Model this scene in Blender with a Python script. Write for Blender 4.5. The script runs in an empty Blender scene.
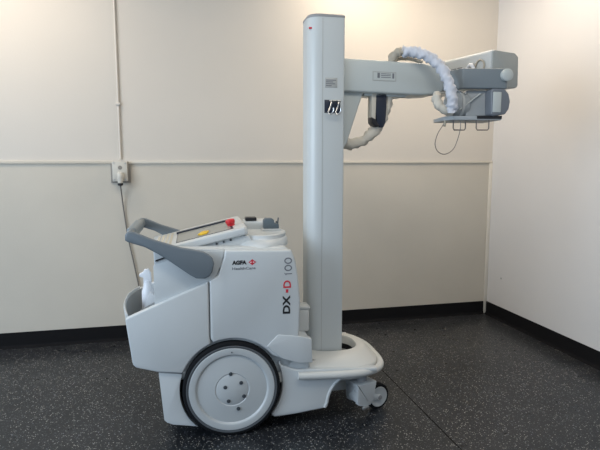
import bpy, bmesh, math, random
from mathutils import Vector, Matrix
random.seed(7)
S = bpy.context.scene
COL = S.collection
PI = math.pi

# ---------------------------------------------------------------- camera
cam_d = bpy.data.cameras.new('camera')
cam_d.sensor_width = 36.0
cam_d.lens = 529 / 600 * 36.0
cam_d.clip_start = 0.05
cam = bpy.data.objects.new('camera', cam_d)
COL.objects.link(cam)
cam.location = (0, 0, 1.25)
cam.rotation_euler = (math.radians(90) - math.atan(64 / 529), 0, 0)
S.camera = cam

# ---------------------------------------------------------------- world, lights, exposure
w = bpy.data.worlds.new('world'); S.world = w
w.use_nodes = True
w.node_tree.nodes['Background'].inputs[0].default_value = (0.68, 0.82, 1.0, 1)
w.node_tree.nodes['Background'].inputs[1].default_value = 0.52
S.view_settings.view_transform = 'Standard'
S.view_settings.look = 'None'
S.view_settings.exposure = -0.10
S.view_settings.gamma = 1.0
S.view_settings.use_curve_mapping = False

def area(name, loc, target, sx, sy, power, color):
    d = bpy.data.lights.new(name, 'AREA'); d.shape = 'RECTANGLE'
    d.size = sx; d.size_y = sy; d.energy = power; d.color = color
    o = bpy.data.objects.new(name, d); COL.objects.link(o)
    o.location = loc
    o.rotation_euler = (Vector(target) - Vector(loc)).to_track_quat('-Z', 'Y').to_euler()
    return o
# ceiling troffer near the back wall (warm), daylight from windows to the left
area('ceiling_lamp_light', (0.85, 3.35, 2.70), (1.0, 3.65, 0), 1.5, 0.3, 22, (1.0, 0.84, 0.66))
area('ceiling_lamp_light', (-1.85, 2.75, 2.70), (-1.85, 3.05, 0), 1.1, 0.3, 19, (1.0, 0.84, 0.66))
area('ceiling_lamp_light', (0.3, 1.2, 2.70), (0.3, 1.3, 0), 2.0, 0.6, 24, (1.0, 0.93, 0.82))
area('window_daylight', (-3.3, 0.1, 1.6), (0.6, 2.2, 0.8), 2.4, 1.6, 108, (0.68, 0.83, 1.0))

# ---------------------------------------------------------------- frames
TH = math.radians(11)
ORG = (-0.3674, 2.5819, 0.0)
WA = math.atan2(0.2304, 0.9731)      # the room is turned a little against the view
WK, WU = 3.791, 2.475                 # back wall distance and corner position
def rm(u, v, z=0.0):
    return Vector((u * 0.9731 - v * 0.2304, u * 0.2304 + v * 0.9731, z))

# ---------------------------------------------------------------- materials
def mat(name, col, rough=0.5, metal=0.0, bump=0.0, bscale=80, vary=0.0, vscale=6, coat=0.0, spec=0.5):
    m = bpy.data.materials.new(name); m.use_nodes = True
    nt = m.node_tree; b = nt.nodes['Principled BSDF']
    b.inputs['Base Color'].default_value = (*col, 1)
    b.inputs['Roughness'].default_value = rough
    b.inputs['Metallic'].default_value = metal
    b.inputs['Coat Weight'].default_value = coat
    b.inputs['Specular IOR Level'].default_value = spec
    tc = nt.nodes.new('ShaderNodeTexCoord')
    if vary:
        n = nt.nodes.new('ShaderNodeTexNoise'); n.inputs['Scale'].default_value = vscale
        n.inputs['Detail'].default_value = 4
        nt.links.new(tc.outputs['Object'], n.inputs['Vector'])
        r = nt.nodes.new('ShaderNodeValToRGB')
        r.color_ramp.elements[0].position = 0.3; r.color_ramp.elements[1].position = 0.7
        r.color_ramp.elements[0].color = tuple(c * (1 - vary) for c in col) + (1,)
        r.color_ramp.elements[1].color = tuple(min(1, c * (1 + vary)) for c in col) + (1,)
        nt.links.new(n.outputs['Fac'], r.inputs['Fac'])
        nt.links.new(r.outputs['Color'], b.inputs['Base Color'])
    if bump:
        n = nt.nodes.new('ShaderNodeTexNoise'); n.inputs['Scale'].default_value = bscale
        n.inputs['Detail'].default_value = 3
        nt.links.new(tc.outputs['Object'], n.inputs['Vector'])
        bp = nt.nodes.new('ShaderNodeBump'); bp.inputs['Strength'].default_value = bump
        bp.inputs['Distance'].default_value = 0.004
        nt.links.new(n.outputs['Fac'], bp.inputs['Height'])
        nt.links.new(bp.outputs['Normal'], b.inputs['Normal'])
    return m

M = dict(
    shell=mat('painted_shell', (0.56, 0.59, 0.60), 0.34, vary=0.015),
    deck=mat('deck_plastic', (0.60, 0.61, 0.59), 0.4, vary=0.02),
    column=mat('column_paint', (0.55, 0.585, 0.59), 0.33),
    armp=mat('arm_paint', (0.53, 0.57, 0.56), 0.38),
    cap=mat('cap_grey', (0.28, 0.29, 0.30), 0.5),
    grey=mat('handle_grey', (0.15, 0.18, 0.205), 0.42),
    fork=mat('fork_grey', (0.20, 0.235, 0.26), 0.42),
    fork2=mat('knob_grey', (0.17, 0.19, 0.22), 0.4),
    midgrey=mat('collimator_grey', (0.37, 0.40, 0.42), 0.42),
    housing=mat('housing_paint', (0.52, 0.54, 0.54), 0.38),
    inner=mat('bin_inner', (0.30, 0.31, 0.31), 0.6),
    dark=mat('dark_rubber', (0.012, 0.013, 0.016), 0.6),
    tyre=mat('tyre_rubber', (0.010, 0.011, 0.013), 0.85, spec=0.15), side=mat('tyre_side_lit', (0.09, 0.10, 0.11), 0.5),  # sidewall ring in lighter grey: the tyre's lit face put into its colour
    rim=mat('wheel_plastic', (0.50, 0.53, 0.54), 0.38),
    hole=mat('socket_dark', (0.05, 0.06, 0.07), 0.5),
    metal=mat('steel', (0.55, 0.55, 0.54), 0.3, 0.9),
    wire=mat('wire_steel', (0.22, 0.21, 0.20), 0.4, 0.7),
    fabric=mat('white_sleeve', (0.62, 0.64, 0.70), 0.75, bump=0.5, bscale=60),
    fabric2=mat('cream_sleeve', (0.62, 0.58, 0.50), 0.8, bump=0.5, bscale=60),
    tan=mat('tan_clamp', (0.42, 0.38, 0.31), 0.55, bump=0.6, bscale=40),
    white=mat('white_plastic', (0.80, 0.82, 0.86), 0.4),
    paper=mat('paper', (0.66, 0.67, 0.68), 0.8),
    black=mat('black_plastic', (0.012, 0.012, 0.014), 0.35),
    navy=mat('navy_panel', (0.016, 0.022, 0.04), 0.35),
    screen=mat('screen_grey', (0.30, 0.31, 0.29), 0.25),
    keys=mat('key_dots', (0.60, 0.56, 0.46), 0.6),
    red=mat('red_button', (0.62, 0.02, 0.03), 0.35),
    yellow=mat('yellow_mark', (0.75, 0.48, 0.02), 0.5),
    ink=mat('ink_black', (0.01, 0.01, 0.012), 0.5),
    inkgrey=mat('ink_grey', (0.17, 0.18, 0.20), 0.5),
    inkred=mat('ink_red', (0.60, 0.03, 0.05), 0.5),
    plate=mat('label_plate', (0.40, 0.41, 0.40), 0.4),
    switch=mat('slate_device', (0.10, 0.13, 0.15), 0.45),
    base=mat('cove_base_rubber', (0.006, 0.006, 0.007), 0.7, spec=0.12),
    walllow=mat('lower_wall_panel', (0.58, 0.54, 0.465), 0.75, bump=0.15, bscale=140, vary=0.03, vscale=2.5),
    wallup=mat('upper_wall_paint', (0.63, 0.59, 0.53), 0.7, bump=0.08, bscale=90, vary=0.012, vscale=2),
    wallright=mat('right_wall_paint', (0.68, 0.67, 0.66), 0.6, bump=0.06, bscale=60, vary=0.015, vscale=2),
    rail=mat('rail_paint', (0.62, 0.58, 0.50), 0.5),
    ceil=mat('ceiling_tile', (0.72, 0.71, 0.68), 0.85, bump=0.2, bscale=120),
    outlet=mat('outlet_ivory', (0.58, 0.56, 0.50), 0.45),
    outletback=mat('outlet_back', (0.26, 0.245, 0.22), 0.6),
    cord=mat('cord_grey', (0.16, 0.15, 0.14), 0.5),
    conduit=mat('conduit_paint', (0.64, 0.60, 0.54), 0.5),
)

def floor_mat():
    m = bpy.data.materials.new('speckled_rubber_floor'); m.use_nodes = True
    nt = m.node_tree; b = nt.nodes['Principled BSDF']; L = nt.links.new
    tc = nt.nodes.new('ShaderNodeTexCoord')
    big = nt.nodes.new('ShaderNodeTexNoise'); big.inputs['Scale'].default_value = 1.6; big.inputs['Detail'].default_value = 6
    L(tc.outputs['Object'], big.inputs['Vector'])
    base = nt.nodes.new('ShaderNodeValToRGB')
    base.color_ramp.elements[0].position = 0.35; base.color_ramp.elements[1].position = 0.7
    base.color_ramp.elements[0].color = (0.010, 0.012, 0.015, 1)
    base.color_ramp.elements[1].color = (0.022, 0.024, 0.028, 1)
    L(big.outputs['Fac'], base.inputs['Fac'])
    cur = base.outputs['Color']
    for sc, lo, col in ((120, 0.20, (0.40, 0.39, 0.36, 1)), (75, 0.12, (0.26, 0.27, 0.31, 1)), (190, 0.22, (0.16, 0.17, 0.18, 1))):
        v = nt.nodes.new('ShaderNodeTexVoronoi'); v.inputs['Scale'].default_value = sc
        L(tc.outputs['Object'], v.inputs['Vector'])
        # only some cells hold a chip: threshold on the cell colour
        sp = nt.nodes.new('ShaderNodeSeparateColor'); L(v.outputs['Color'], sp.inputs['Color'])
        t = nt.nodes.new('ShaderNodeMath'); t.operation = 'GREATER_THAN'; t.inputs[1].default_value = 0.80
        L(sp.outputs[0], t.inputs[0])
        d = nt.nodes.new('ShaderNodeMath'); d.operation = 'LESS_THAN'; d.inputs[1].default_value = lo * 1.6
        L(v.outputs['Distance'], d.inputs[0])
        mu = nt.nodes.new('ShaderNodeMath'); mu.operation = 'MULTIPLY'
        L(t.outputs[0], mu.inputs[0]); L(d.outputs[0], mu.inputs[1])
        mx = nt.nodes.new('ShaderNodeMix'); mx.data_type = 'RGBA'
        L(mu.outputs[0], mx.inputs['Factor']); L(cur, mx.inputs['A']); mx.inputs['B'].default_value = col
        cur = mx.outputs['Result']
    L(cur, b.inputs['Base Color'])
    rn = nt.nodes.new('ShaderNodeTexNoise'); rn.inputs['Scale'].default_value = 9; rn.inputs['Detail'].default_value = 5
    L(tc.outputs['Object'], rn.inputs['Vector'])
    rr = nt.nodes.new('ShaderNodeMapRange'); rr.inputs['To Min'].default_value = 0.22; rr.inputs['To Max'].default_value = 0.38
    b.inputs['Specular IOR Level'].default_value = 0.34
    L(rn.outputs['Fac'], rr.inputs['Value']); L(rr.outputs['Result'], b.inputs['Roughness'])
    bn = nt.nodes.new('ShaderNodeTexNoise'); bn.inputs['Scale'].default_value = 150
    L(tc.outputs['Object'], bn.inputs['Vector'])
    bp = nt.nodes.new('ShaderNodeBump'); bp.inputs['Strength'].default_value = 0.25; bp.inputs['Distance'].default_value = 0.002
    L(bn.outputs['Fac'], bp.inputs['Height']); L(bp.outputs['Normal'], b.inputs['Normal'])
    return m
M['floor'] = floor_mat()

# ---------------------------------------------------------------- mesh helpers
def V(*a): return Vector(a)

def finish(name, bm, m, parent=None, bevel=0.0, seg=2, sharp=38):
    bmesh.ops.remove_doubles(bm, verts=bm.verts, dist=1e-6)
    bmesh.ops.recalc_face_normals(bm, faces=bm.faces)
    if bevel > 0:
        es = [e for e in bm.edges if len(e.link_faces) == 2 and e.calc_face_angle(0) > math.radians(32)]
        bmesh.ops.bevel(bm, geom=es, offset=bevel, segments=seg, profile=0.5, affect='EDGES', clamp_overlap=True)
        bmesh.ops.recalc_face_normals(bm, faces=bm.faces)
    for f in bm.faces: f.smooth = True
    for e in bm.edges:
        if len(e.link_faces) == 2 and e.calc_face_angle(0) > math.radians(sharp): e.smooth = False
    me = bpy.data.meshes.new(name); bm.to_mesh(me); bm.free()
    me.materials.append(m)
    o = bpy.data.objects.new(name, me); COL.objects.link(o)
    if parent: o.parent = parent
    return o

def NB(): return bmesh.new()

def box(bm, x0, x1, y0, y1, z0, z1, mtx=None):
    r = bmesh.ops.create_cube(bm, size=1.0)['verts']
    for v in r:
        v.co = V((x0 + x1) / 2 + v.co.x * (x1 - x0), (y0 + y1) / 2 + v.co.y * (y1 - y0), (z0 + z1) / 2 + v.co.z * (z1 - z0))
        if mtx: v.co = mtx @ v.co
    return bm

def prism(bm, pts, y0, y1, mtx=None, axis='y'):
    """closed polygon in (x,z) pushed from y0 to y1 (axis y) or in (x,y) pushed in z"""
    def P(p, t):
        c = V(p[0], t, p[1]) if axis == 'y' else V(p[0], p[1], t)
        return mtx @ c if mtx else c
    a = [bm.verts.new(P(p, y0)) for p in pts]; b = [bm.verts.new(P(p, y1)) for p in pts]
    n = len(pts)
    bm.faces.new(a); bm.faces.new(list(reversed(b)))
    for i in range(n): bm.faces.new((a[i], a[(i + 1) % n], b[(i + 1) % n], b[i]))
    return bm

def loft(bm, rings, cap=True, closed=True):
    R = [[bm.verts.new(p) for p in r] for r in rings]
    n = len(R[0])
    for a, b in zip(R, R[1:]):
        for i in range(n if closed else n - 1):
            bm.faces.new((a[i], a[(i + 1) % n], b[(i + 1) % n], b[i]))
    if cap: bm.faces.new(R[0]); bm.faces.new(list(reversed(R[-1])))
    return bm

def smooth_path(pts, k=6):
    P = [Vector(p) for p in pts]; P = [P[0] * 2 - P[1]] + P + [P[-1] * 2 - P[-2]]
    out = []
    for i in range(1, len(P) - 2):
        for j in range(k):
            t = j / k; a, b, c, d = P[i - 1], P[i], P[i + 1], P[i + 2]
            out.append(0.5 * ((2 * b) + (c - a) * t + (2 * a - 5 * b + 4 * c - d) * t * t + (3 * b - a - 3 * c + d) * t ** 3))
    out.append(P[-2]); return out

def tube(bm, pts, r, n=10, closed=False):
    """tube along points; r a number or function(i, angle)"""
    P = [Vector(p) for p in pts]; N = len(P); rings = []
    up = None
    for i in range(N):
        if closed: t = P[(i + 1) % N] - P[i - 1]
        else: t = P[min(i + 1, N - 1)] - P[max(i - 1, 0)]
        t.normalize()
        if up is None:
            up = t.orthogonal().normalized()
        up = (up - t * up.dot(t)).normalized()
        s = t.cross(up)
        rings.append([P[i] + (up * math.cos(a) + s * math.sin(a)) * (r(i, a) if callable(r) else r) for a in [2 * PI * j / n for j in range(n)]])
    if closed:
        loft(bm, rings + [rings[0]], cap=False)
    else:
        loft(bm, rings)
    return bm

def lathe(bm, prof, c, axis='y', n=48, sgn=1):
    """prof: list of (r, h); revolved about axis through c"""
    rings = []
    for r, h in prof:
        ring = []
        for j in range(n):
            a = 2 * PI * j / n
            if axis == 'y': ring.append(V(c[0] + r * math.cos(a), c[1] + h * sgn, c[2] + r * math.sin(a)))
            elif axis == 'z': ring.append(V(c[0] + r * math.cos(a), c[1] + r * math.sin(a), c[2] + h))
            else: ring.append(V(c[0] + h, c[1] + r * math.cos(a), c[2] + r * math.sin(a)))
        rings.append(ring)
    return loft(bm, rings)

def lettering(name, text, m, parent, x0, x1, z0, z1, y, up=False, bold=0.0, mirror=False):
    """text mesh fitted in the box x0..x1, z0..z1 on the plane y, facing -y; up = reads upwards"""
    cu = bpy.data.curves.new(name, 'FONT'); cu.body = text; cu.size = 1.0; cu.offset = bold
    cu.extrude = 0.01; cu.resolution_u = 3
    o = bpy.data.objects.new(name, cu); COL.objects.link(o)
    dg = bpy.context.evaluated_depsgraph_get()
    me = bpy.data.meshes.new_from_object(o.evaluated_get(dg))
    bpy.data.objects.remove(o)
    X = [v.co.x for v in me.vertices]; Y = [v.co.y for v in me.vertices]
    ax, bx, ay, by = min(X), max(X), min(Y), max(Y)
    for v in me.vertices:
        s = (v.co.x - ax) / (bx - ax); t = (v.co.y - ay) / max(1e-6, by - ay)
        d = y - 0.0006 if v.co.z > 0 else y + 0.001
        if up: v.co = V(x1 - t * (x1 - x0), d, z0 + s * (z1 - z0))
        else: v.co = V(x0 + s * (x1 - x0), d, z0 + t * (z1 - z0))
    me.materials.clear(); me.materials.append(m); me.name = name
    o = bpy.data.objects.new(name, me); COL.objects.link(o); o.parent = parent
    return o

def tag(o, label=None, cat=None, group=None, kind=None):
    if label: o['label'] = label
    if cat: o['category'] = cat
    if group: o['group'] = group
    if kind: o['kind'] = kind
    return o

def struct(name, bm, m, parent=None, bevel=0.0):
    o = finish(name, bm, m, parent, bevel)
    if parent is None: o['kind'] = 'structure'
    return o

RM = Matrix.Rotation(WA, 4, 'Z')

# ---------------------------------------------------------------- the room
U0, V0, ZC = -3.6, -1.4, 2.75
struct('floor', box(NB(), U0, WU + 0.12, V0, WK + 0.12, -0.1, 0, RM), M['floor'])
bm = NB(); box(bm, U0, WU + 0.12, WK, WK + 0.12, 0, 1.238, RM)
struct('wall_back', bm, M['walllow'])
bm = NB(); box(bm, U0, WU + 0.12, WK, WK + 0.12, 1.238, ZC, RM)
struct('wall_back_upper', bm, M['wallup'])
struct('wall_right', box(NB(), WU, WU + 0.12, V0, WK, 0, ZC, RM), M['wallright'])
struct('ceiling', box(NB(), U0, WU + 0.12, V0, WK + 0.12, ZC, ZC + 0.1, RM), M['ceil'])
# chair rail: two lengths, thin painted batten with a small step
bm = NB(); box(bm, U0, -0.402, WK - 0.010, WK, 1.232, 1.252, RM)
struct('trim_1', bm, M['rail'], bevel=0.002)
bm = NB(); box(bm, -0.300, WU, WK - 0.010, WK, 1.232, 1.250, RM)
struct('trim_2', bm, M['rail'], bevel=0.002)
# white strip standing in the corner
struct('trim_3', box(NB(), WU - 0.026, WU, WK - 0.012, WK, 0.0, 1.232, RM), mat('corner_strip', (0.72, 0.68, 0.60), 0.5), bevel=0.002)
# cove bases with a small toe
def cove(pts_dir, name):
    bm = NB()
    prof = [(0.0, 0.0), (0.022, 0.0), (0.020, 0.004), (0.010, 0.012), (0.006, 0.024), (0.006, 0.100), (0.004, 0.106), (0.0, 0.106)]
    (a, b, inward) = pts_dir
    rings = [[RM @ (Vector(p) + Vector(inward) * d + V(0, 0, z)) for d, z in prof] for p in (a, b)]
    loft(bm, rings)
    struct(name, bm, M['base'])
cove(((U0, WK, 0), (WU - 0.026, WK, 0), (0, -1, 0)), 'baseboard_back')
cove(((WU, WK - 0.012, 0), (WU, V0, 0), (-1, 0, 0)), 'baseboard_right')
# seam between two floor sheets
bm = NB(); box(bm, 1.182, 1.187, 0.2, WK - 0.024, 0.0, 0.0006, RM)
SEAM = struct('trim_4', bm, M['base'])

# conduit running up the wall
bm = NB(); tube(bm, [RM @ V(-0.350, WK - 0.010, 1.262), RM @ V(-0.352, WK - 0.010, ZC)], 0.0065, 10)
c = finish('wall_conduit', bm, M['conduit'])
tag(c, 'thin cream painted conduit running up the wall from the outlet', 'conduit')
bm = NB(); box(bm, -0.366, -0.336, WK - 0.021, WK - 0.0005, 1.62, 1.636, RM)
finish('pipe_clip', bm, M['conduit'], c, 0.002)

# outlet
t = bpy.data.objects.new('wall_outlet', None); COL.objects.link(t)
t.location = rm(-0.352, WK, 1.17); t.rotation_euler = (0, 0, WA)
tag(t, 'ivory surface-mounted power outlet box on the wall below the conduit', 'power outlet')
finish('back_plate', box(NB(), -0.064, 0.064, -0.008, -0.0005, -0.066, 0.076), M['outletback'], t, 0.002)
bx_ = finish('outlet_box', box(NB(), -0.050, 0.046, -0.046, -0.006, -0.056, 0.078), M['outlet'], t, 0.004)
bm = NB(); lathe(bm, [(0.0135, -0.047), (0.0135, -0.0485), (0.011, -0.0485)], (0, 0, 0.036), 'y', 20)
finish('socket', bm, M['outletback'], bx_)
for sx in (-0.038, 0.034):
    for sz in (-0.044, 0.066):
        bm = NB(); lathe(bm, [(0.0045, -0.046), (0.0045, -0.0485)], (sx, 0, sz), 'y', 10)
        finish('screw', bm, M['metal'], bx_)

bm = NB(); P0 = rm(-0.352, WK - 0.062, 1.150)
lathe(bm, [(0.004, -0.052), (0.016, -0.046), (0.020, -0.012), (0.022, 0.010), (0.016, 0.024), (0.004, 0.026)], P0, 'z', 18)
pc = finish('power_cord', bm, M['outlet'])
tag(pc, 'thin grey power cord with ivory plug hanging from the wall outlet', 'power cord')
bm = NB(); lathe(bm, [(0.004, -0.066), (0.017, -0.062), (0.018, -0.050), (0.010, -0.046)], P0, 'z', 16)
finish('plug_collar', bm, M['dark'], pc)
bm = NB()
tube(bm, smooth_path([rm(-0.352, WK - 0.062, 1.088), rm(-0.350, WK - 0.03, 1.03), rm(-0.342, WK - 0.012, 0.92), rm(-0.322, WK - 0.012, 0.74), rm(-0.290, WK - 0.012, 0.55), rm(-0.262, WK - 0.012, 0.38), rm(-0.24, WK - 0.03, 0.22), rm(-0.20, WK - 0.06, 0.05), rm(-0.12, WK - 0.14, 0.008), rm(0.05, WK - 0.30, 0.007)]), 0.0045, 8)
finish('cord', bm, M['cord'], pc)
# little wall anchors left in the right wall
for vv, zz in ((3.60, 0.335), (2.46, 0.40)):
    bm = NB(); lathe(bm, [(0.008, 0.0), (0.007, -0.003), (0.003, -0.005)], (WU, vv, zz), 'x', 12)
    bm.transform(RM)
    k = finish('wall_screw', bm, M['plate'])
    tag(k, 'small screw head in the right wall close to the corner' if vv > 3 else 'small screw head in the right wall at the edge of the view', 'screw', 'screw heads in the right wall')

# ---------------------------------------------------------------- the mobile x-ray machine
X = bpy.data.objects.new('mobile_xray_machine', None); COL.objects.link(X)
X.location = ORG; X.rotation_euler = (0, 0, TH)
tag(X, 'large white mobile x-ray machine on wheels with tall column and grey handle', 'x-ray machine')

WC = (0.004, 0.222)                  # drive wheel axis (x, z)
def arc(cx, cz, r, a0, a1, n=20):
    return [(cx + r * math.cos(math.radians(a0 + (a1 - a0) * i / n)), cz + r * math.sin(math.radians(a0 + (a1 - a0) * i / n))) for i in range(n + 1)]

# inner core of the body
core = [(-0.315, 0.34), (-0.322, 0.60), (-0.322, 0.825), (-0.30, 0.845), (-0.20, 0.868), (-0.02, 0.868), (0.274, 0.860), (0.294, 0.80), (0.306, 0.74), (0.318, 0.62), (0.316, 0.50), (0.312, 0.445), (0.312, 0.30), (0.26, 0.26), (-0.26, 0.26)]
body = finish('body', prism(NB(), core, -0.262, 0.262), M['shell'], X, 0.035, 4)

# outer side panels; the rear one carries the recess under the handle and the side of the bin
RA = 0.234
rear_panel = [(-0.450, 0.575), (-0.425, 0.366), (-0.41, 0.352), (-0.32, 0.325), (-0.22, 0.312)] + arc(*WC, RA, 157, 113, 12) + [(-0.0925, 0.47), (-0.0925, 0.722), (-0.305, 0.635)]
front_panel = [(-0.0885, 0.46)] + arc(*WC, RA, 110, 38, 14) + [(0.235, 0.345), (0.312, 0.318), (0.378, 0.316), (0.374, 0.434), (0.312, 0.447), (0.318, 0.50), (0.320, 0.62), (0.308, 0.74), (0.298, 0.80), (0.280, 0.852), (-0.018, 0.860), (-0.022, 0.83), (-0.050, 0.745), (-0.0885, 0.724)]
lower_panel = [(-0.318, 0.318), (-0.300, 0.095), (-0.288, 0.082), (-0.262, 0.070), (-0.16, 0.052)] + arc(*WC, RA, 228, 160, 14) + [(-0.225, 0.306)]
skirt = [(0.225, 0.336)] + arc(*WC, RA, 24, -40, 14) + [(0.20, 0.060), (0.30, 0.066), (0.447, 0.083), (0.457, 0.088)] + arc(0.60, 0.10, 0.145, 180, 100, 10) + [(0.70, 0.243), (0.70, 0.262), (0.30, 0.285), (0.235, 0.31)]
for sg in (-1, 1):
    o = finish('rear_side_panel', prism(NB(), rear_panel, sg * 0.292, sg * 0.258), M['shell'], X, 0.008, 3)
    finish('front_side_panel', prism(NB(), front_panel, sg * 0.290, sg * 0.250), M['shell'], X, 0.009, 3)
    finish('lower_rear_skirt', prism(NB(), lower_panel, sg * 0.278, sg * 0.232), M['shell'], X, 0.008, 3)
    finish('side_skirt', prism(NB(), skirt, sg * 0.276, sg * 0.225), M['shell'], X, 0.008, 3)
for sg in (-1, 1):
    bm = NB(); tube(bm, [V(p[0], sg * 0.272, p[1]) for p in [(0.440, 0.086)] + arc(0.60, 0.10, 0.149, 176, 96, 12)], 0.009, 8)
    finish('arch_lip', bm, M['shell'], X)
    finish('step_side', prism(NB(), [(0.215, 0.464), (0.30, 0.452), (0.360, 0.438), (0.373, 0.430), (0.378, 0.318), (0.312, 0.320), (0.235, 0.348)] + arc(*WC, RA + 0.012, 42, 50, 4), sg * 0.2925, sg * 0.262), M['shell'], X, 0.004, 3)
# chassis between the wheels, and the step in front of the body
finish('chassis', box(NB(), -0.29, 0.46, -0.212, 0.212, 0.085, 0.30), M['dark'], X, 0.01)
finish('front_step', prism(NB(), [(0.25, 0.26), (0.372, 0.26), (0.372, 0.424), (0.360, 0.434), (0.25, 0.450)], -0.262, 0.262), M['shell'], X, 0.014, 3)
finish('rear_skirt_panel', prism(NB(), [(-0.318, 0.318), (-0.300, 0.095), (-0.27, 0.07), (-0.24, 0.07), (-0.25, 0.318)], -0.236, 0.236), M['shell'], X, 0.006)

# storage bin at the rear
def bin_wall(prof, h, bulge):
    bm = NB(); rings = []
    for k in range(17):
        y = -h + 2 * h * k / 16; q = 1 - (y / h) ** 2
        rings.append([V(x - bulge * q * (0.25 + 0.75 * (z - 0.35) / 0.24), y, z + (0.010 * q if z > 0.5 else 0)) for x, z in prof])
    return loft(bm, rings)
bin_ = finish('storage_bin', bin_wall([(-0.450, 0.582), (-0.446, 0.590), (-0.441, 0.588), (-0.413, 0.362), (-0.418, 0.352), (-0.428, 0.366)], 0.262, 0.035), M['shell'], X)
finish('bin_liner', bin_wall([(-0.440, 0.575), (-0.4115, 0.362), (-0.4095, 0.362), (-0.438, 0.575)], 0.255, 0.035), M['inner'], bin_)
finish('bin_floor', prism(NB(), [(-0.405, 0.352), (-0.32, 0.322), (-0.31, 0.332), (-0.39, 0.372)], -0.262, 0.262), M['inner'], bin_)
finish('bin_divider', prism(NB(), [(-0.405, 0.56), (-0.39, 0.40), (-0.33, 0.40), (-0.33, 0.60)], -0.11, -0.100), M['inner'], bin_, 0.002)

# recess plate under the handle (inset upper rear corner)
bm = prism(NB(), [(-0.326, 0.62), (-0.326, 0.800), (-0.20, 0.838), (-0.10, 0.855), (-0.02, 0.855), (-0.03, 0.80), (-0.07, 0.72), (-0.10, 0.70)], -0.270, -0.255)
finish('handle_recess', bm, M['shell'], X, 0.004)

# wedge carrying the console, sloping up to the front
wedge = [(-0.305, 0.780), (-0.300, 0.822), (-0.10, 0.872), (0.06, 0.910), (0.10, 0.906), (0.125, 0.862), (0.10, 0.84), (-0.30, 0.78)]
finish('console_support', prism(NB(), wedge, -0.182, 0.225), M['shell'], X, 0.010, 3)
cheek = [(-0.322, 0.795), (-0.325, 0.862), (-0.315, 0.873), (-0.24, 0.874), (-0.10, 0.866), (-0.02, 0.862), (-0.02, 0.82)]
finish('rear_cheek', prism(NB(), cheek, -0.266, -0.206), M['shell'], X, 0.008, 3)
finish('cheek_slot', prism(NB(), [(-0.318, 0.817), (-0.316, 0.823), (-0.235, 0.850), (-0.235, 0.844)], -0.2715, -0.262), M['dark'], X)

# console slab: own frame, x along the slope
sl = 0.229
CM = Matrix.Translation(V(-0.352, 0, 0.817)) @ Matrix.Rotation(-sl, 4, 'Y') @ Matrix.Rotation(0.018, 4, 'X')
con = NB()
prism(con, [(0.060, -0.20), (0.004, 0.06), (0.0, 0.255), (0.435, 0.255), (0.455, 0.24), (0.460, -0.185), (0.448, -0.20)], 0.0, 0.034, CM, 'z')
con = finish('console', con, M['shell'], X, 0.008, 3)
finish('screen_hood', prism(NB(), [(0.126, 0.120), (0.126, 0.150), (0.402, 0.150), (0.402, 0.120)], 0.0335, 0.0425, CM, 'z'), M['navy'], con, 0.001)
finish('console_frame', prism(NB(), [(0.130, -0.150), (0.130, 0.180), (0.400, 0.180), (0.400, -0.150)], 0.0335, 0.0355, CM, 'z'), M['navy'], con, 0.001)
scr = finish('display_screen', prism(NB(), [(0.134, -0.146), (0.134, 0.120), (0.388, 0.120), (0.388, -0.146)], 0.0345, 0.0362, CM, 'z'), M['screen'], con)
bm = NB()
for i in range(4):
    for j in range(12):
        x = 0.030 + i * 0.022; y = -0.165 + j * 0.031
        prism(bm, [(x, y), (x, y + .017), (x + .012, y + .017), (x + .012, y)], 0.0335, 0.0362, CM, 'z')
finish('keypad', bm, M['keys'], con)
bm = NB(); lathe(bm, [(0.018, 0.033), (0.018, 0.042), (0.021, 0.045), (0.023, 0.056), (0.021, 0.064), (0.012, 0.067)], (0.396, -0.045, 0), 'z', 24); bm.transform(CM)
finish('emergency_stop_button', bm, M['red'], con)
bm = NB(); prism(bm, [(0.232, -0.095), (0.248, -0.050), (0.262, -0.035), (0.288, -0.06), (0.275, -0.12), (0.250, -0.125)], 0.036, 0.0415, CM, 'z')
finish('yellow_knob', bm, M['yellow'], con, 0.0015)
for i, x in enumerate((-0.050, -0.018, 0.014)):
    bm = NB(); lathe(bm, [(0.005, -0.178), (0.005, -0.186), (0.003, -0.188)], (x, 0, 0.874 + i * 0.008), 'y', 12)
    finish('side_button', bm, M['hole'], X)

# push handle
lobe = [(-0.434, 0.930), (-0.430, 0.948), (-0.419, 0.957), (-0.395, 0.953), (-0.319, 0.919), (-0.209, 0.882), (-0.150, 0.870), (-0.111, 0.860), (-0.089, 0.847), (-0.072, 0.830), (-0.066, 0.805), (-0.075, 0.768), (-0.088, 0.750), (-0.106, 0.741), (-0.144, 0.743), (-0.174, 0.762), (-0.248, 0.818), (-0.300, 0.855), (-0.356, 0.888), (-0.427, 0.912)]
hb = finish('push_handle', prism(NB(), [(-0.436, 0.915), (-0.434, 0.944), (-0.422, 0.957), (-0.405, 0.952), (-0.398, 0.925), (-0.408, 0.908)], -0.305, 0.245), M['grey'], X, 0.007, 3)
finish('handle_arm', prism(NB(), lobe, -0.312, -0.290), M['grey'], hb, 0.007, 3)
finish('handle_arm', prism(NB(), lobe, 0.230, 0.252), M['grey'], hb, 0.007, 3)
finish('grip_wrap', box(NB(), -0.440, -0.400, -0.20, 0.14, 0.908, 0.958), M['fork'], hb, 0.010, 3)

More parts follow.
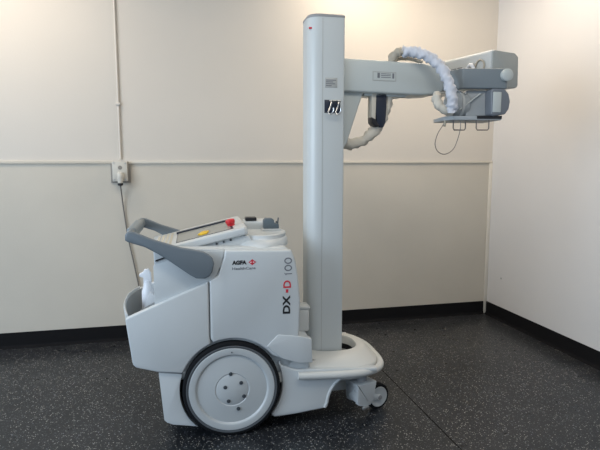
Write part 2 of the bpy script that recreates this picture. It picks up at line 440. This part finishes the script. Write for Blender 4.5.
# front shelf on the top with its oval rim
def oval(cx, cy, a, b, z, n=40, p=2.0, z2=None):
    out = []
    for i in range(n):
        t = 2 * PI * i / n; c_, s_ = math.cos(t), math.sin(t)
        x = cx + a * math.copysign(abs(c_) ** (2 / p), c_); y = cy + b * math.copysign(abs(s_) ** (2 / p), s_)
        out.append(V(x, y, z))
    return out
bm = NB(); loft(bm, [oval(0.150, 0.0, 0.155, 0.250, 0.850), oval(0.152, 0.0, 0.153, 0.248, 0.860), oval(0.158, 0.0, 0.146, 0.236, 0.872), oval(0.163, 0.0, 0.136, 0.215, 0.884), oval(0.166, 0.0, 0.128, 0.192, 0.888), oval(0.168, 0.0, 0.130, 0.188, 0.894), oval(0.168, 0.0, 0.128, 0.186, 0.904), oval(0.168, 0.0, 0.121, 0.178, 0.907), oval(0.168, 0.0, 0.112, 0.168, 0.903)])
finish('top_tray', bm, M['shell'], X)
finish('rear_housing', box(NB(), 0.090, 0.265, 0.085, 0.19, 0.872, 0.948), M['shell'], X, 0.022, 4)
finish('key_cover', box(NB(), 0.108, 0.165, 0.09, 0.150, 0.944, 0.962), M['black'], X, 0.004)
ex = finish('exposure_switch', prism(NB(), [(0.190, 0.914), (0.190, 0.954), (0.200, 0.966), (0.232, 0.966), (0.242, 0.958), (0.245, 0.940), (0.266, 0.938), (0.268, 0.914)], 0.0, 0.045), M['switch'], X, 0.003)
finish('switch_cradle', prism(NB(), [(0.18, 0.902), (0.185, 0.914), (0.272, 0.914), (0.278, 0.902)], -0.01, 0.055), M['housing'], ex, 0.003)
bm = NB(); tube(bm, [V(0.255, 0.02, 0.92), V(0.257, 0.02, 0.950)], 0.0035, 8); tube(bm, [V(0.264, 0.03, 0.92), V(0.268, 0.03, 0.966)], 0.0035, 8)
finish('switch_prong', bm, M['switch'], ex)

# drive wheels
def make_wheel(sg):
    # prof heights run outwards: outer face towards the side of the machine
    c = (WC[0], sg * 0.258, WC[1]); bm = NB()
    f = lambda prof: [(r, h) for r, h in prof]
    lathe(bm, f([(0.17, 0.020), (0.193, 0.038), (0.209, 0.042), (0.217, 0.039), (0.2205, 0.032), (0.2205, -0.020), (0.210, -0.032), (0.17, -0.032)]), c, 'y', 80, sg)
    wobj = finish('drive_wheel', bm, M['tyre'], X)
    bm = NB()
    lathe(bm, f([(0.004, -0.02), (0.196, -0.02), (0.196, 0.036), (0.192, 0.043), (0.168, 0.045), (0.163, 0.043), (0.158, 0.036), (0.150, 0.037), (0.09, 0.041), (0.078, 0.042), (0.074, 0.039), (0.068, 0.042), (0.004, 0.044)]), c, 'y', 80, sg)
    sw = NB(); lathe(sw, f([(0.190, 0.030), (0.194, 0.0405), (0.203, 0.0425), (0.2085, 0.039), (0.206, 0.030)]), c, 'y', 80, sg)
    finish('tyre_wall', sw, M['side'], wobj)
    d = finish('wheel_disc', bm, M['rim'], wobj)
    for px, pz in ((-0.006, 0.075), (0.040, 0.030), (0.052, -0.034), (0.026, -0.092), (-0.018, -0.052), (-0.032, 0.014)):
        bm = NB(); lathe(bm, f([(0.0085, 0.040), (0.0085, 0.0455), (0.0055, 0.0462)]), (c[0] + px, c[1], c[2] + pz), 'y', 14, sg)
        finish('wheel_bolt', bm, M['hole'], wobj)
    bm = NB(); lathe(bm, f([(0.003, 0.043), (0.003, 0.047)]), (c[0], c[1], c[2] + 0.176), 'y', 8, sg)
    finish('air_valve', bm, M['hole'], wobj)
make_wheel(-1); make_wheel(1)

# front deck with the opening for the column
def DR(cx, a, b, z, p, drop=0.0, n=72):
    r = oval(cx, 0, a, b, z, n, p)
    for v in r: v.z -= drop * max(0, (v.x - 0.3))
    return r
bm = NB()
loft(bm, [DR(0.53, 0.130, 0.114, 0.09, 2.6), DR(0.53, 0.132, 0.118, 0.296, 2.6), DR(0.53, 0.138, 0.124, 0.304, 2.6),
          DR(0.452, 0.256, 0.198, 0.304, 2.3), DR(0.450, 0.268, 0.212, 0.296, 2.3),
          DR(0.418, 0.332, 0.268, 0.276, 3.2, 0.03), DR(0.418, 0.337, 0.274, 0.268, 3.2, 0.03), DR(0.418, 0.337, 0.274, 0.222, 3.2, 0.03), DR(0.418, 0.325, 0.262, 0.212, 3.2, 0.03), DR(0.44, 0.20, 0.15, 0.20, 2.5)], cap=False)
finish('front_deck', bm, M['deck'], X, sharp=50)
band = [DR(0.53, 0.129, 0.115, z_, 2.6) for z_ in (0.235, 0.262)] 
finish('opening_dark_band', loft(NB(), band + [DR(0.53, 0.135, 0.121, 0.262, 2.6), DR(0.53, 0.135, 0.121, 0.235, 2.6), band[0]], cap=False), M['dark'], X)  # dark band running round the inside of the deck opening
# bumper bead around the deck edge
ring = [v for v in DR(0.418, 0.352, 0.288, 0.257, 3.4, 0.045, 140)]
ring = [v for v in ring if v.x > 0.30]
near = sorted([v for v in ring if v.y < 0], key=lambda v: v.x); far = sorted([v for v in ring if v.y >= 0], key=lambda v: -v.x)
bm = NB(); tube(bm, near + far, lambda i, a: 0.0185, 12)
finish('bumper', bm, M['deck'], X)

# casters
def caster(cx, cy, yaw):
    mt = Matrix.Translation(V(cx, cy, 0)) @ Matrix.Rotation(yaw, 4, 'Z')
    bm = NB(); lathe(bm, [(0.05, -0.016), (0.062, -0.016), (0.066, -0.010), (0.066, 0.010), (0.062, 0.016), (0.05, 0.016)], (0.092, 0, 0.066), 'y', 36); bm.transform(mt)
    cw = finish('front_caster', bm, M['tyre'], X)
    bm = NB(); lathe(bm, [(0.004, -0.024), (0.012, -0.024), (0.014, -0.018), (0.040, -0.0175), (0.050, -0.0195), (0.052, -0.015), (0.052, 0.015), (0.050, 0.0195), (0.040, 0.0175), (0.014, 0.018), (0.012, 0.024), (0.004, 0.024)], (0.092, 0, 0.066), 'y', 36); bm.transform(mt)
    finish('caster_hub', bm, M['rim'], cw)
    bm = NB(); prism(bm, [(-0.062, 0.070), (-0.066, 0.170), (0.048, 0.170), (0.040, 0.125), (0.030, 0.074), (0.012, 0.056), (-0.022, 0.056), (-0.05, 0.064)], -0.050, -0.024, mt)
    prism(bm, [(-0.062, 0.070), (-0.066, 0.170), (0.048, 0.170), (0.040, 0.125), (0.030, 0.074), (0.012, 0.056), (-0.022, 0.056), (-0.05, 0.064)], 0.024, 0.050, mt)
    box(bm, -0.066, -0.044, -0.050, 0.050, 0.080, 0.170, mt); box(bm, -0.066, 0.046, -0.050, 0.050, 0.150, 0.172, mt)
    for q in (-1, 1): prism(bm, [(-0.01, 0.10), (-0.01, 0.062), (0.090, 0.055), (0.102, 0.066), (0.090, 0.078), (0.02, 0.11)], q * 0.022, q * 0.027, mt)
    finish('caster_fork', bm, M['shell'], cw, 0.004)
    bm = NB(); lathe(bm, [(0.010, -0.030), (0.012, -0.028), (0.012, 0.028)], (0.092, 0, 0.066), 'y', 14); bm.transform(mt)
    finish('axle', bm, M['cap'], cw)
    bm = NB(); box(bm, -0.04, 0.0, -0.058, -0.044, 0.040, 0.058, mt)
    finish('brake_pedal', bm, M['metal'], cw, 0.005)
    bm = NB(); lathe(bm, [(0.028, 0.160), (0.028, 0.215)], (-0.01, 0, 0), 'z', 20); bm.transform(mt)
    finish('swivel', bm, M['cap'], cw)
caster(0.655, -0.190, math.radians(20)); caster(0.655, 0.175, math.radians(20))

# column
def colring(z, dx=0.0):
    x0, x1, h = 0.398, 0.573, 0.098
    pts = []
    def a(cx, cy, r, a0, a1, n):
        for i in range(n + 1):
            t = math.radians(a0 + (a1 - a0) * i / n); pts.append(V(cx + r * math.cos(t), cy + r * math.sin(t), z))
    r1, r2 = 0.062, 0.008
    a(x0 + r1, -h + r1, r1, 180, 270, 10); a(x1 - r2, -h + r2, r2, 270, 360, 3)
    a(x1 - r2, h - r2, r2, 0, 90, 3); a(x0 + r1, h - r1, r1, 90, 180, 10)
    return pts
bm = NB(); loft(bm, [colring(0.10), colring(1.922)])
colm = finish('column', bm, M['column'], X)
bm = NB(); loft(bm, [[V((p.x - .485) * 1.01 + .485, p.y * 1.012, p.z) for p in colring(1.921)], [V((p.x - .485) * 1.01 + .485, p.y * 1.012, p.z) for p in colring(1.930)], [V((p.x - .485) * .94 + .485, p.y * .92, p.z) for p in colring(1.937)]])
finish('column_cap', bm, M['cap'], colm)
finish('column_seam', box(NB(), 0.4635, 0.4655, -0.0988, -0.097, 0.30, 1.915), M['plate'], colm)
finish('warning_sticker', box(NB(), 0.402, 0.420, -0.080, -0.072, 1.868, 1.876), M['inkred'], colm)
lp = finish('label_plate', box(NB(), 0.476, 0.536, -0.0995, -0.097, 1.597, 1.643), M['plate'], colm, 0.0005)
bm = NB()
for i in range(4):
    box(bm, 0.480, 0.480 + (0.050, 0.036, 0.046, 0.028)[i], -0.1003, -0.0990, 1.630 - i * 0.0085, 1.634 - i * 0.0085)
finish('printed_lines', bm, M['inkgrey'], lp)
hk = finish('hook_panel', box(NB(), 0.474, 0.552, -0.0995, -0.097, 1.478, 1.540), M['navy'], colm, 0.0005)
def hook(xa):
    bm = NB(); tube(bm, smooth_path([V(xa, -0.098, 1.534), V(xa + 0.004, -0.118, 1.530), V(xa - 0.004, -0.120, 1.500), V(xa - 0.012, -0.120, 1.478), V(xa - 0.002, -0.126, 1.470), V(xa + 0.010, -0.132, 1.484), V(xa + 0.010, -0.134, 1.500)], 4), 0.0034, 8)
    finish('hook', bm, M['metal'], hk)
hook(0.500); hook(0.536)
bm = NB(); tube(bm, [V(0.492, -0.122, 1.534), V(0.548, -0.122, 1.534)], 0.004, 8)
finish('hook_bar', bm, M['metal'], hk)

# catch block between the body and the column
cb = finish('latch_block', box(NB(), 0.322, 0.385, -0.185, -0.105, 0.430, 0.548), M['deck'], X, 0.014, 4)
finish('latch_lip', prism(NB(), [(0.316, 0.545), (0.316, 0.562), (0.388, 0.556), (0.388, 0.543)], -0.188, -0.102), M['deck'], cb, 0.004)
bm = NB(); tube(bm, [V(0.345, -0.12, 0.552), V(0.325, -0.12, 0.615)], 0.006, 8)
finish('latch_rod', bm, M['deck'], cb)

# horizontal arm (swung a few degrees)
AM = Matrix.Translation(V(0.49, 0, 0)) @ Matrix.Rotation(math.radians(5), 4, 'Z')
arm = prism(NB(), [(0.06, 1.585), (0.06, 1.742), (0.50, 1.740), (0.590, 1.730), (0.625, 1.700), (0.625, 1.610), (0.600, 1.588), (0.50, 1.580)], -0.082, 0.082, AM)
arm = finish('arm', arm, M['armp'], X, 0.012, 3)
finish('arm_gusset', prism(NB(), [(0.08, 1.59), (0.195, 1.59), (0.180, 1.55), (0.110, 1.34), (0.08, 1.295)], -0.055, 0.055, AM), M['armp'], arm, 0.008, 3)
finish('arm_skid', prism(NB(), [(0.20, 1.588), (0.20, 1.572), (0.42, 1.572), (0.45, 1.588)], -0.05, 0.05, AM), M['armp'], arm, 0.004)
al = finish('arm_label', box(NB(), 0.228, 0.354, -0.0833, -0.081, 1.641, 1.686, AM), M['plate'], arm)
finish('arm_label_face', box(NB(), 0.232, 0.350, -0.0838, -0.0825, 1.645, 1.682, AM), M['armp'], al)
bm = NB()
for z in (1.676, 1.668, 1.659): box(bm, 0.272, 0.325, -0.0842, -0.083, z - 0.0018, z + 0.0018, AM)
box(bm, 0.253, 0.266, -0.0842, -0.083, 1.655, 1.680, AM); box(bm, 0.333, 0.343, -0.0842, -0.083, 1.655, 1.680, AM)
finish('printed_lines', bm, M['inkgrey'], al)
# grip with navy panel hanging below the arm
gp = finish('hand_grip', prism(NB(), [(0.262, 1.588), (0.262, 1.500), (0.272, 1.432), (0.286, 1.418), (0.305, 1.418), (0.318, 1.445), (0.322, 1.52), (0.322, 1.588)], -0.05, 0.03, AM), M['navy'], arm, 0.004)
finish('grip_edge', prism(NB(), [(0.240, 1.588), (0.240, 1.468), (0.262, 1.455), (0.264, 1.588)], -0.052, 0.0, AM), M['fabric2'], gp, 0.003)
finish('grip_foot', prism(NB(), [(0.240, 1.468), (0.242, 1.440), (0.262, 1.418), (0.285, 1.424), (0.262, 1.458)], -0.053, 0.0, AM), M['black'], gp, 0.003)

# wrinkled sleeves over the cables
def wr(base, seed, amp=0.16, taper=None):
    rnd = random.Random(seed); ph = [rnd.uniform(0, 6.28) for _ in range(6)]
    prof = [1 + amp * rnd.uniform(-1, 1) * (1 if k % 2 else -0.6) for k in range(400)]
    def f(i, a):
        fold = 0.13 * math.sin(a * 2 + i * 2.3 + ph[2]) * math.sin(i * 1.7 + ph[3]) + 0.08 * math.sin(5 * a + ph[1] - i * 1.9)
        fr = ((i + 1.3 * math.sin(a + ph[4]) + 0.5 * math.sin(2 * a + ph[5] + i * 0.4)) / 5.3) % 1.0
        fold += 0.30 * (fr - 0.45 if fr < 0.8 else (1 - fr) * 1.75 - 0.0) 
        return base * (1 + (prof[i] - 1) * 0.4 + 0.06 * math.sin(3 * a + ph[0] + i * 1.1) + fold)
    return f
bm = NB()
tube(bm, smooth_path([V(0.885, -0.045, 1.788), V(0.935, -0.075, 1.782), V(0.985, -0.100, 1.762), V(1.030, -0.119, 1.728), V(1.065, -0.140, 1.675), V(1.088, -0.152, 1.610), V(1.102, -0.155, 1.545), V(1.112, -0.140, 1.492)], 8), wr(0.0255, 3, 0.13), 20)
sleeve = finish('cable_sleeve', bm, M['fabric'], X, sharp=80)
bm = NB()
tube(bm, smooth_path([V(0.835, -0.02, 1.735), V(0.842, -0.03, 1.765), V(0.862, -0.04, 1.784), V(0.885, -0.05, 1.785)], 4), wr(0.022, 5, 0.2), 12)
tube(bm, smooth_path([V(0.86, 0.0, 1.735), V(0.87, 0.0, 1.76), V(0.94, -0.01, 1.762), V(1.0, -0.02, 1.745)], 4), 0.010, 8)
finish('sleeve_clamp', bm, M['tan'], sleeve)
bm = NB()
tube(bm, smooth_path([V(0.575, 0.01, 1.340), V(0.64, 0.01, 1.336), V(0.70, 0.01, 1.352), V(0.755, 0.01, 1.395), V(0.803, 0.01, 1.460), V(0.822, 0.01, 1.52), V(0.836, 0.01, 1.59)], 5), wr(0.026, 9, 0.14), 14)
finish('lower_cable_sleeve', bm, M['fabric2'], X, sharp=80)
bm = NB()
tube(bm, smooth_path([V(1.065, -0.07, 1.578), V(1.050, -0.09, 1.560), V(1.060, -0.10, 1.525), V(1.090, -0.11, 1.500), V(1.125, -0.10, 1.492)], 5), wr(0.022, 12, 0.2), 12)
finish('sleeve_end', bm, M['fabric2'], X, sharp=80)

# tube head: fork, housing, collimator
fk = finish('tube_fork', prism(NB(), [(1.060, 0.045), (1.110, -0.006), (1.170, -0.128), (1.385, -0.158), (1.398, -0.150), (1.402, -0.118), (1.195, -0.082), (1.140, 0.03), (1.135, 0.14), (1.08, 0.14)], 1.607, 1.705, None, 'z'), M['fork'], X, 0.006, 3)
bm = NB(); lathe(bm, [(0.004, -0.178), (0.024, -0.177), (0.030, -0.172), (0.030, -0.15)], (1.385, 0, 1.672), 'y', 28)
finish('pivot_cap', bm, M['armp'], fk)
bm = NB(); lathe(bm, [(0.003, 0.0), (0.005, 0.003)], (1.140, -0.068, 1.655), 'x', 10)
finish('fork_screw', bm, M['cap'], fk)
HA = math.atan2(0.05, 0.17)
HM = Matrix.Translation(V(1.343, -0.082, 0)) @ Matrix.Rotation(HA, 4, 'Z')
hs = NB()
prism(hs, [(0.0, 1.628), (0.0, 1.798), (0.012, 1.812), (0.160, 1.808), (0.192, 1.790), (0.198, 1.640), (0.185, 1.628)], 0.0, 0.46, HM)
hs = finish('tube_housing', hs, M['housing'], X, 0.008, 3)
finish('housing_end', prism(NB(), [(0.006, 1.630), (0.006, 1.798), (0.014, 1.808), (0.160, 1.805), (0.190, 1.788), (0.196, 1.642), (0.184, 1.630)], -0.006, 0.004, HM), mat('end_cover', (0.36, 0.38, 0.37), 0.42), hs, 0.004)
bm = NB()
for y0, y1, z0, z1 in ((0.20, 0.235, 1.742, 1.752), (0.245, 0.29, 1.742, 1.752), (0.30, 0.33, 1.742, 1.752), (0.20, 0.33, 1.727, 1.731)):
    box(bm, -0.0012, 0.001, y0, y1, z0, z1, HM)
finish('printed_lines', bm, M['inkgrey'], hs)
bm = NB(); tube(bm, smooth_path([HM @ V(-0.006, 0.09, 1.70), HM @ V(-0.022, 0.10, 1.735), HM @ V(-0.018, 0.12, 1.752), HM @ V(-0.014, 0.15, 1.735), HM @ V(-0.012, 0.16, 1.70)], 4), 0.009, 8)
finish('cable_loop', bm, M['white'], hs)
bm = NB(); tube(bm, smooth_path([HM @ V(-0.002, 0.05, 1.70), HM @ V(-0.004, 0.04, 1.745), HM @ V(-0.004, 0.065, 1.768), HM @ V(-0.004, 0.09, 1.76), HM @ V(-0.010, 0.10, 1.73)], 4), 0.005, 8)
finish('cable_gland', bm, M['tan'], hs)

co = finish('collimator', prism(NB(), [(1.205, -0.103), (1.355, -0.124), (1.385, 0.08), (1.235, 0.10)], 1.470, 1.602, None, 'z'), M['midgrey'], X, 0.008, 3)
bm = NB(); lathe(bm, [(0.004, 0.0), (0.052, 0.002), (0.062, 0.012), (0.066, 0.03), (0.066, 0.09)], (1.128, -0.052, 1.535), 'x', 36)
finish('collimator_drum', bm, M['midgrey'], co)
bm = NB(); lathe(bm, [(0.066, 0.048), (0.071, 0.050), (0.071, 0.062), (0.066, 0.064)], (1.128, -0.052, 1.535), 'x', 36)
finish('drum_band', bm, M['housing'], co)
for x, z in ((1.196, 1.588),):
    bm = NB(); lathe(bm, [(0.006, -0.108), (0.006, -0.098)], (x, 0, z), 'y', 12); finish('screw', bm, M['metal'], co)
bm = NB(); tube(bm, [V(1.165, -0.112, 1.505), V(1.27, -0.122, 1.585)], 0.0035, 8); finish('stay_rod', bm, M['armp'], co)
kn = finish('side_grip', prism(NB(), [(1.302, 1.478), (1.298, 1.592), (1.308, 1.604), (1.372, 1.604), (1.394, 1.580), (1.404, 1.543), (1.398, 1.506), (1.380, 1.480), (1.315, 1.470)], -0.175, -0.10), M['fork2'], X, 0.010, 3)
finish('grip_window', box(NB(), 1.308, 1.352, -0.180, -0.170, 1.488, 1.588), M['armp'], kn, 0.004)
finish('beam_plate', prism(NB(), [(1.095, -0.07), (1.12, -0.135), (1.365, -0.165), (1.392, 0.06), (1.12, 0.09)], 1.452, 1.472, None, 'z'), M['midgrey'], co, 0.003)
finish('filter_slot', prism(NB(), [(1.240, -0.152), (1.366, -0.168), (1.366, -0.15), (1.240, -0.134)], 1.458, 1.474, None, 'z'), M['black'], co, 0.001)
def rail(x0, x1, y):
    bm = NB(); z0, z1 = 1.453, 1.404
    pts = [V(x0, y, z0), V(x0, y, z1 + 0.008), V(x0 + 0.006, y, z1), V(x1 - 0.006, y, z1), V(x1, y, z1 + 0.008), V(x1, y, z0)]
    tube(bm, pts, 0.0032, 8); finish('wire_rail', bm, M['wire'], co)
rail(1.130, 1.196, -0.120); rail(1.244, 1.312, -0.140)
bm = NB()
tube(bm, smooth_path([V(1.108, -0.08, 1.456), V(1.092, -0.085, 1.430), V(1.062, -0.09, 1.385), V(1.050, -0.09, 1.335), V(1.066, -0.09, 1.298), V(1.105, -0.09, 1.284), V(1.150, -0.09, 1.310), V(1.175, -0.09, 1.37), V(1.185, -0.09, 1.42), V(1.184, -0.09, 1.456)], 5), 0.0022, 6)
wl = finish('wire_loop', bm, M['wire'], co)
bm = NB(); tube(bm, [V(1.108, -0.08, 1.456), V(1.098, -0.087, 1.425)], 0.007, 8); finish('loop_crimp', bm, M['tan'], wl)

# writing on the near side
YP = -0.2905
lettering('lettering', 'AGFA', M['ink'], X, 0.012, 0.076, 0.794, 0.813, YP, bold=0.055)
lettering('lettering', 'HealthCare', M['inkgrey'], X, 0.012, 0.116, 0.771, 0.783, YP, bold=0.01)
bm = NB(); prism(bm, [(0.085, 0.8035), (0.1015, 0.817), (0.118, 0.8035), (0.1015, 0.790)], YP - 0.0006, YP + 0.001)
em = finish('emblem', bm, M['inkred'], X)
bm = NB()
for s in (-1, 1): prism(bm, [(0.1015 + s * .002, 0.8035), (0.1015 + s * .006, 0.8065), (0.1015 + s * .010, 0.8035), (0.1015 + s * .006, 0.8005)], YP - 0.001, YP)
finish('emblem_mark', bm, M['white'], em)
lettering('lettering', 'DX', M['ink'], X, 0.238, 0.272, 0.559, 0.645, YP, up=True, bold=0.035)
lettering('lettering', '-', M['inkred'], X, 0.2525, 0.2635, 0.657, 0.673, YP, up=True, bold=0.01)
lettering('lettering', 'D', M['inkred'], X, 0.241, 0.276, 0.679, 0.714, YP, up=True, bold=0.02)
for z0_, z1_ in ((0.757, 0.785), (0.790, 0.818)):
    bm = NB(); N = 36; rings = []
    for k in range(N):
        a_ = 2 * PI * k / N; ca, sa = math.cos(a_), math.sin(a_)
        rings.append([V(0.2635 + rx * ca, y_, (z0_ + z1_) / 2 + rz * sa) for rx, rz, y_ in ((0.0175, 0.0145, YP - 0.0006), (0.0122, 0.0090, YP - 0.0006), (0.0122, 0.0090, YP + 0.001), (0.0175, 0.0145, YP + 0.001))])
    loft(bm, rings + [rings[0]], cap=False); finish('digit_zero', bm, M['inkgrey'], X)
bm = NB(); prism(bm, [(0.281, 0.746), (0.246, 0.746), (0.246, 0.7505), (0.252, 0.7385), (0.2565, 0.7385), (0.252, 0.7505 - 0.0085), (0.281, 0.7420)], YP - 0.0006, YP + 0.001)
finish('digit_one', bm, M['inkgrey'], X)

# ---------------------------------------------------------------- things in the bin
MM = Matrix.Translation(Vector(ORG)) @ Matrix.Rotation(TH, 4, 'Z')
def mach(x, y, z): return MM @ V(x, y, z)
t = bpy.data.objects.new('spray_bottle', None); COL.objects.link(t); t.location = mach(-0.380, 0.02, 0.398); t.rotation_euler = (0, 0, TH)
tag(t, 'white plastic spray bottle standing in the rear storage bin of the machine', 'bottle')
bm = NB(); lathe(bm, [(0.022, 0.0), (0.025, 0.006), (0.029, 0.012), (0.029, 0.205), (0.028, 0.222), (0.020, 0.245), (0.018, 0.275)], (0, 0, 0), 'z', 24)
finish('bottle_body', bm, M['white'], t)
bm = NB(); prism(bm, [(-0.018, 0.262), (-0.018, 0.290), (-0.036, 0.296), (-0.037, 0.308), (-0.020, 0.316), (-0.012, 0.330), (0.006, 0.332), (0.018, 0.310), (0.020, 0.262)], -0.013, 0.013)
finish('spray_head', bm, M['white'], t, 0.003)
t = NB(); prism(t, [(-0.378, 0.385), (-0.382, 0.585), (-0.358, 0.640), (-0.331, 0.615), (-0.331, 0.385)], -0.088, -0.076); t.transform(MM)
t = finish('folded_papers', t, M['paper'], None, 0.002)
tag(t, 'folded white papers tucked in the storage bin beside the spray bottle', 'papers')
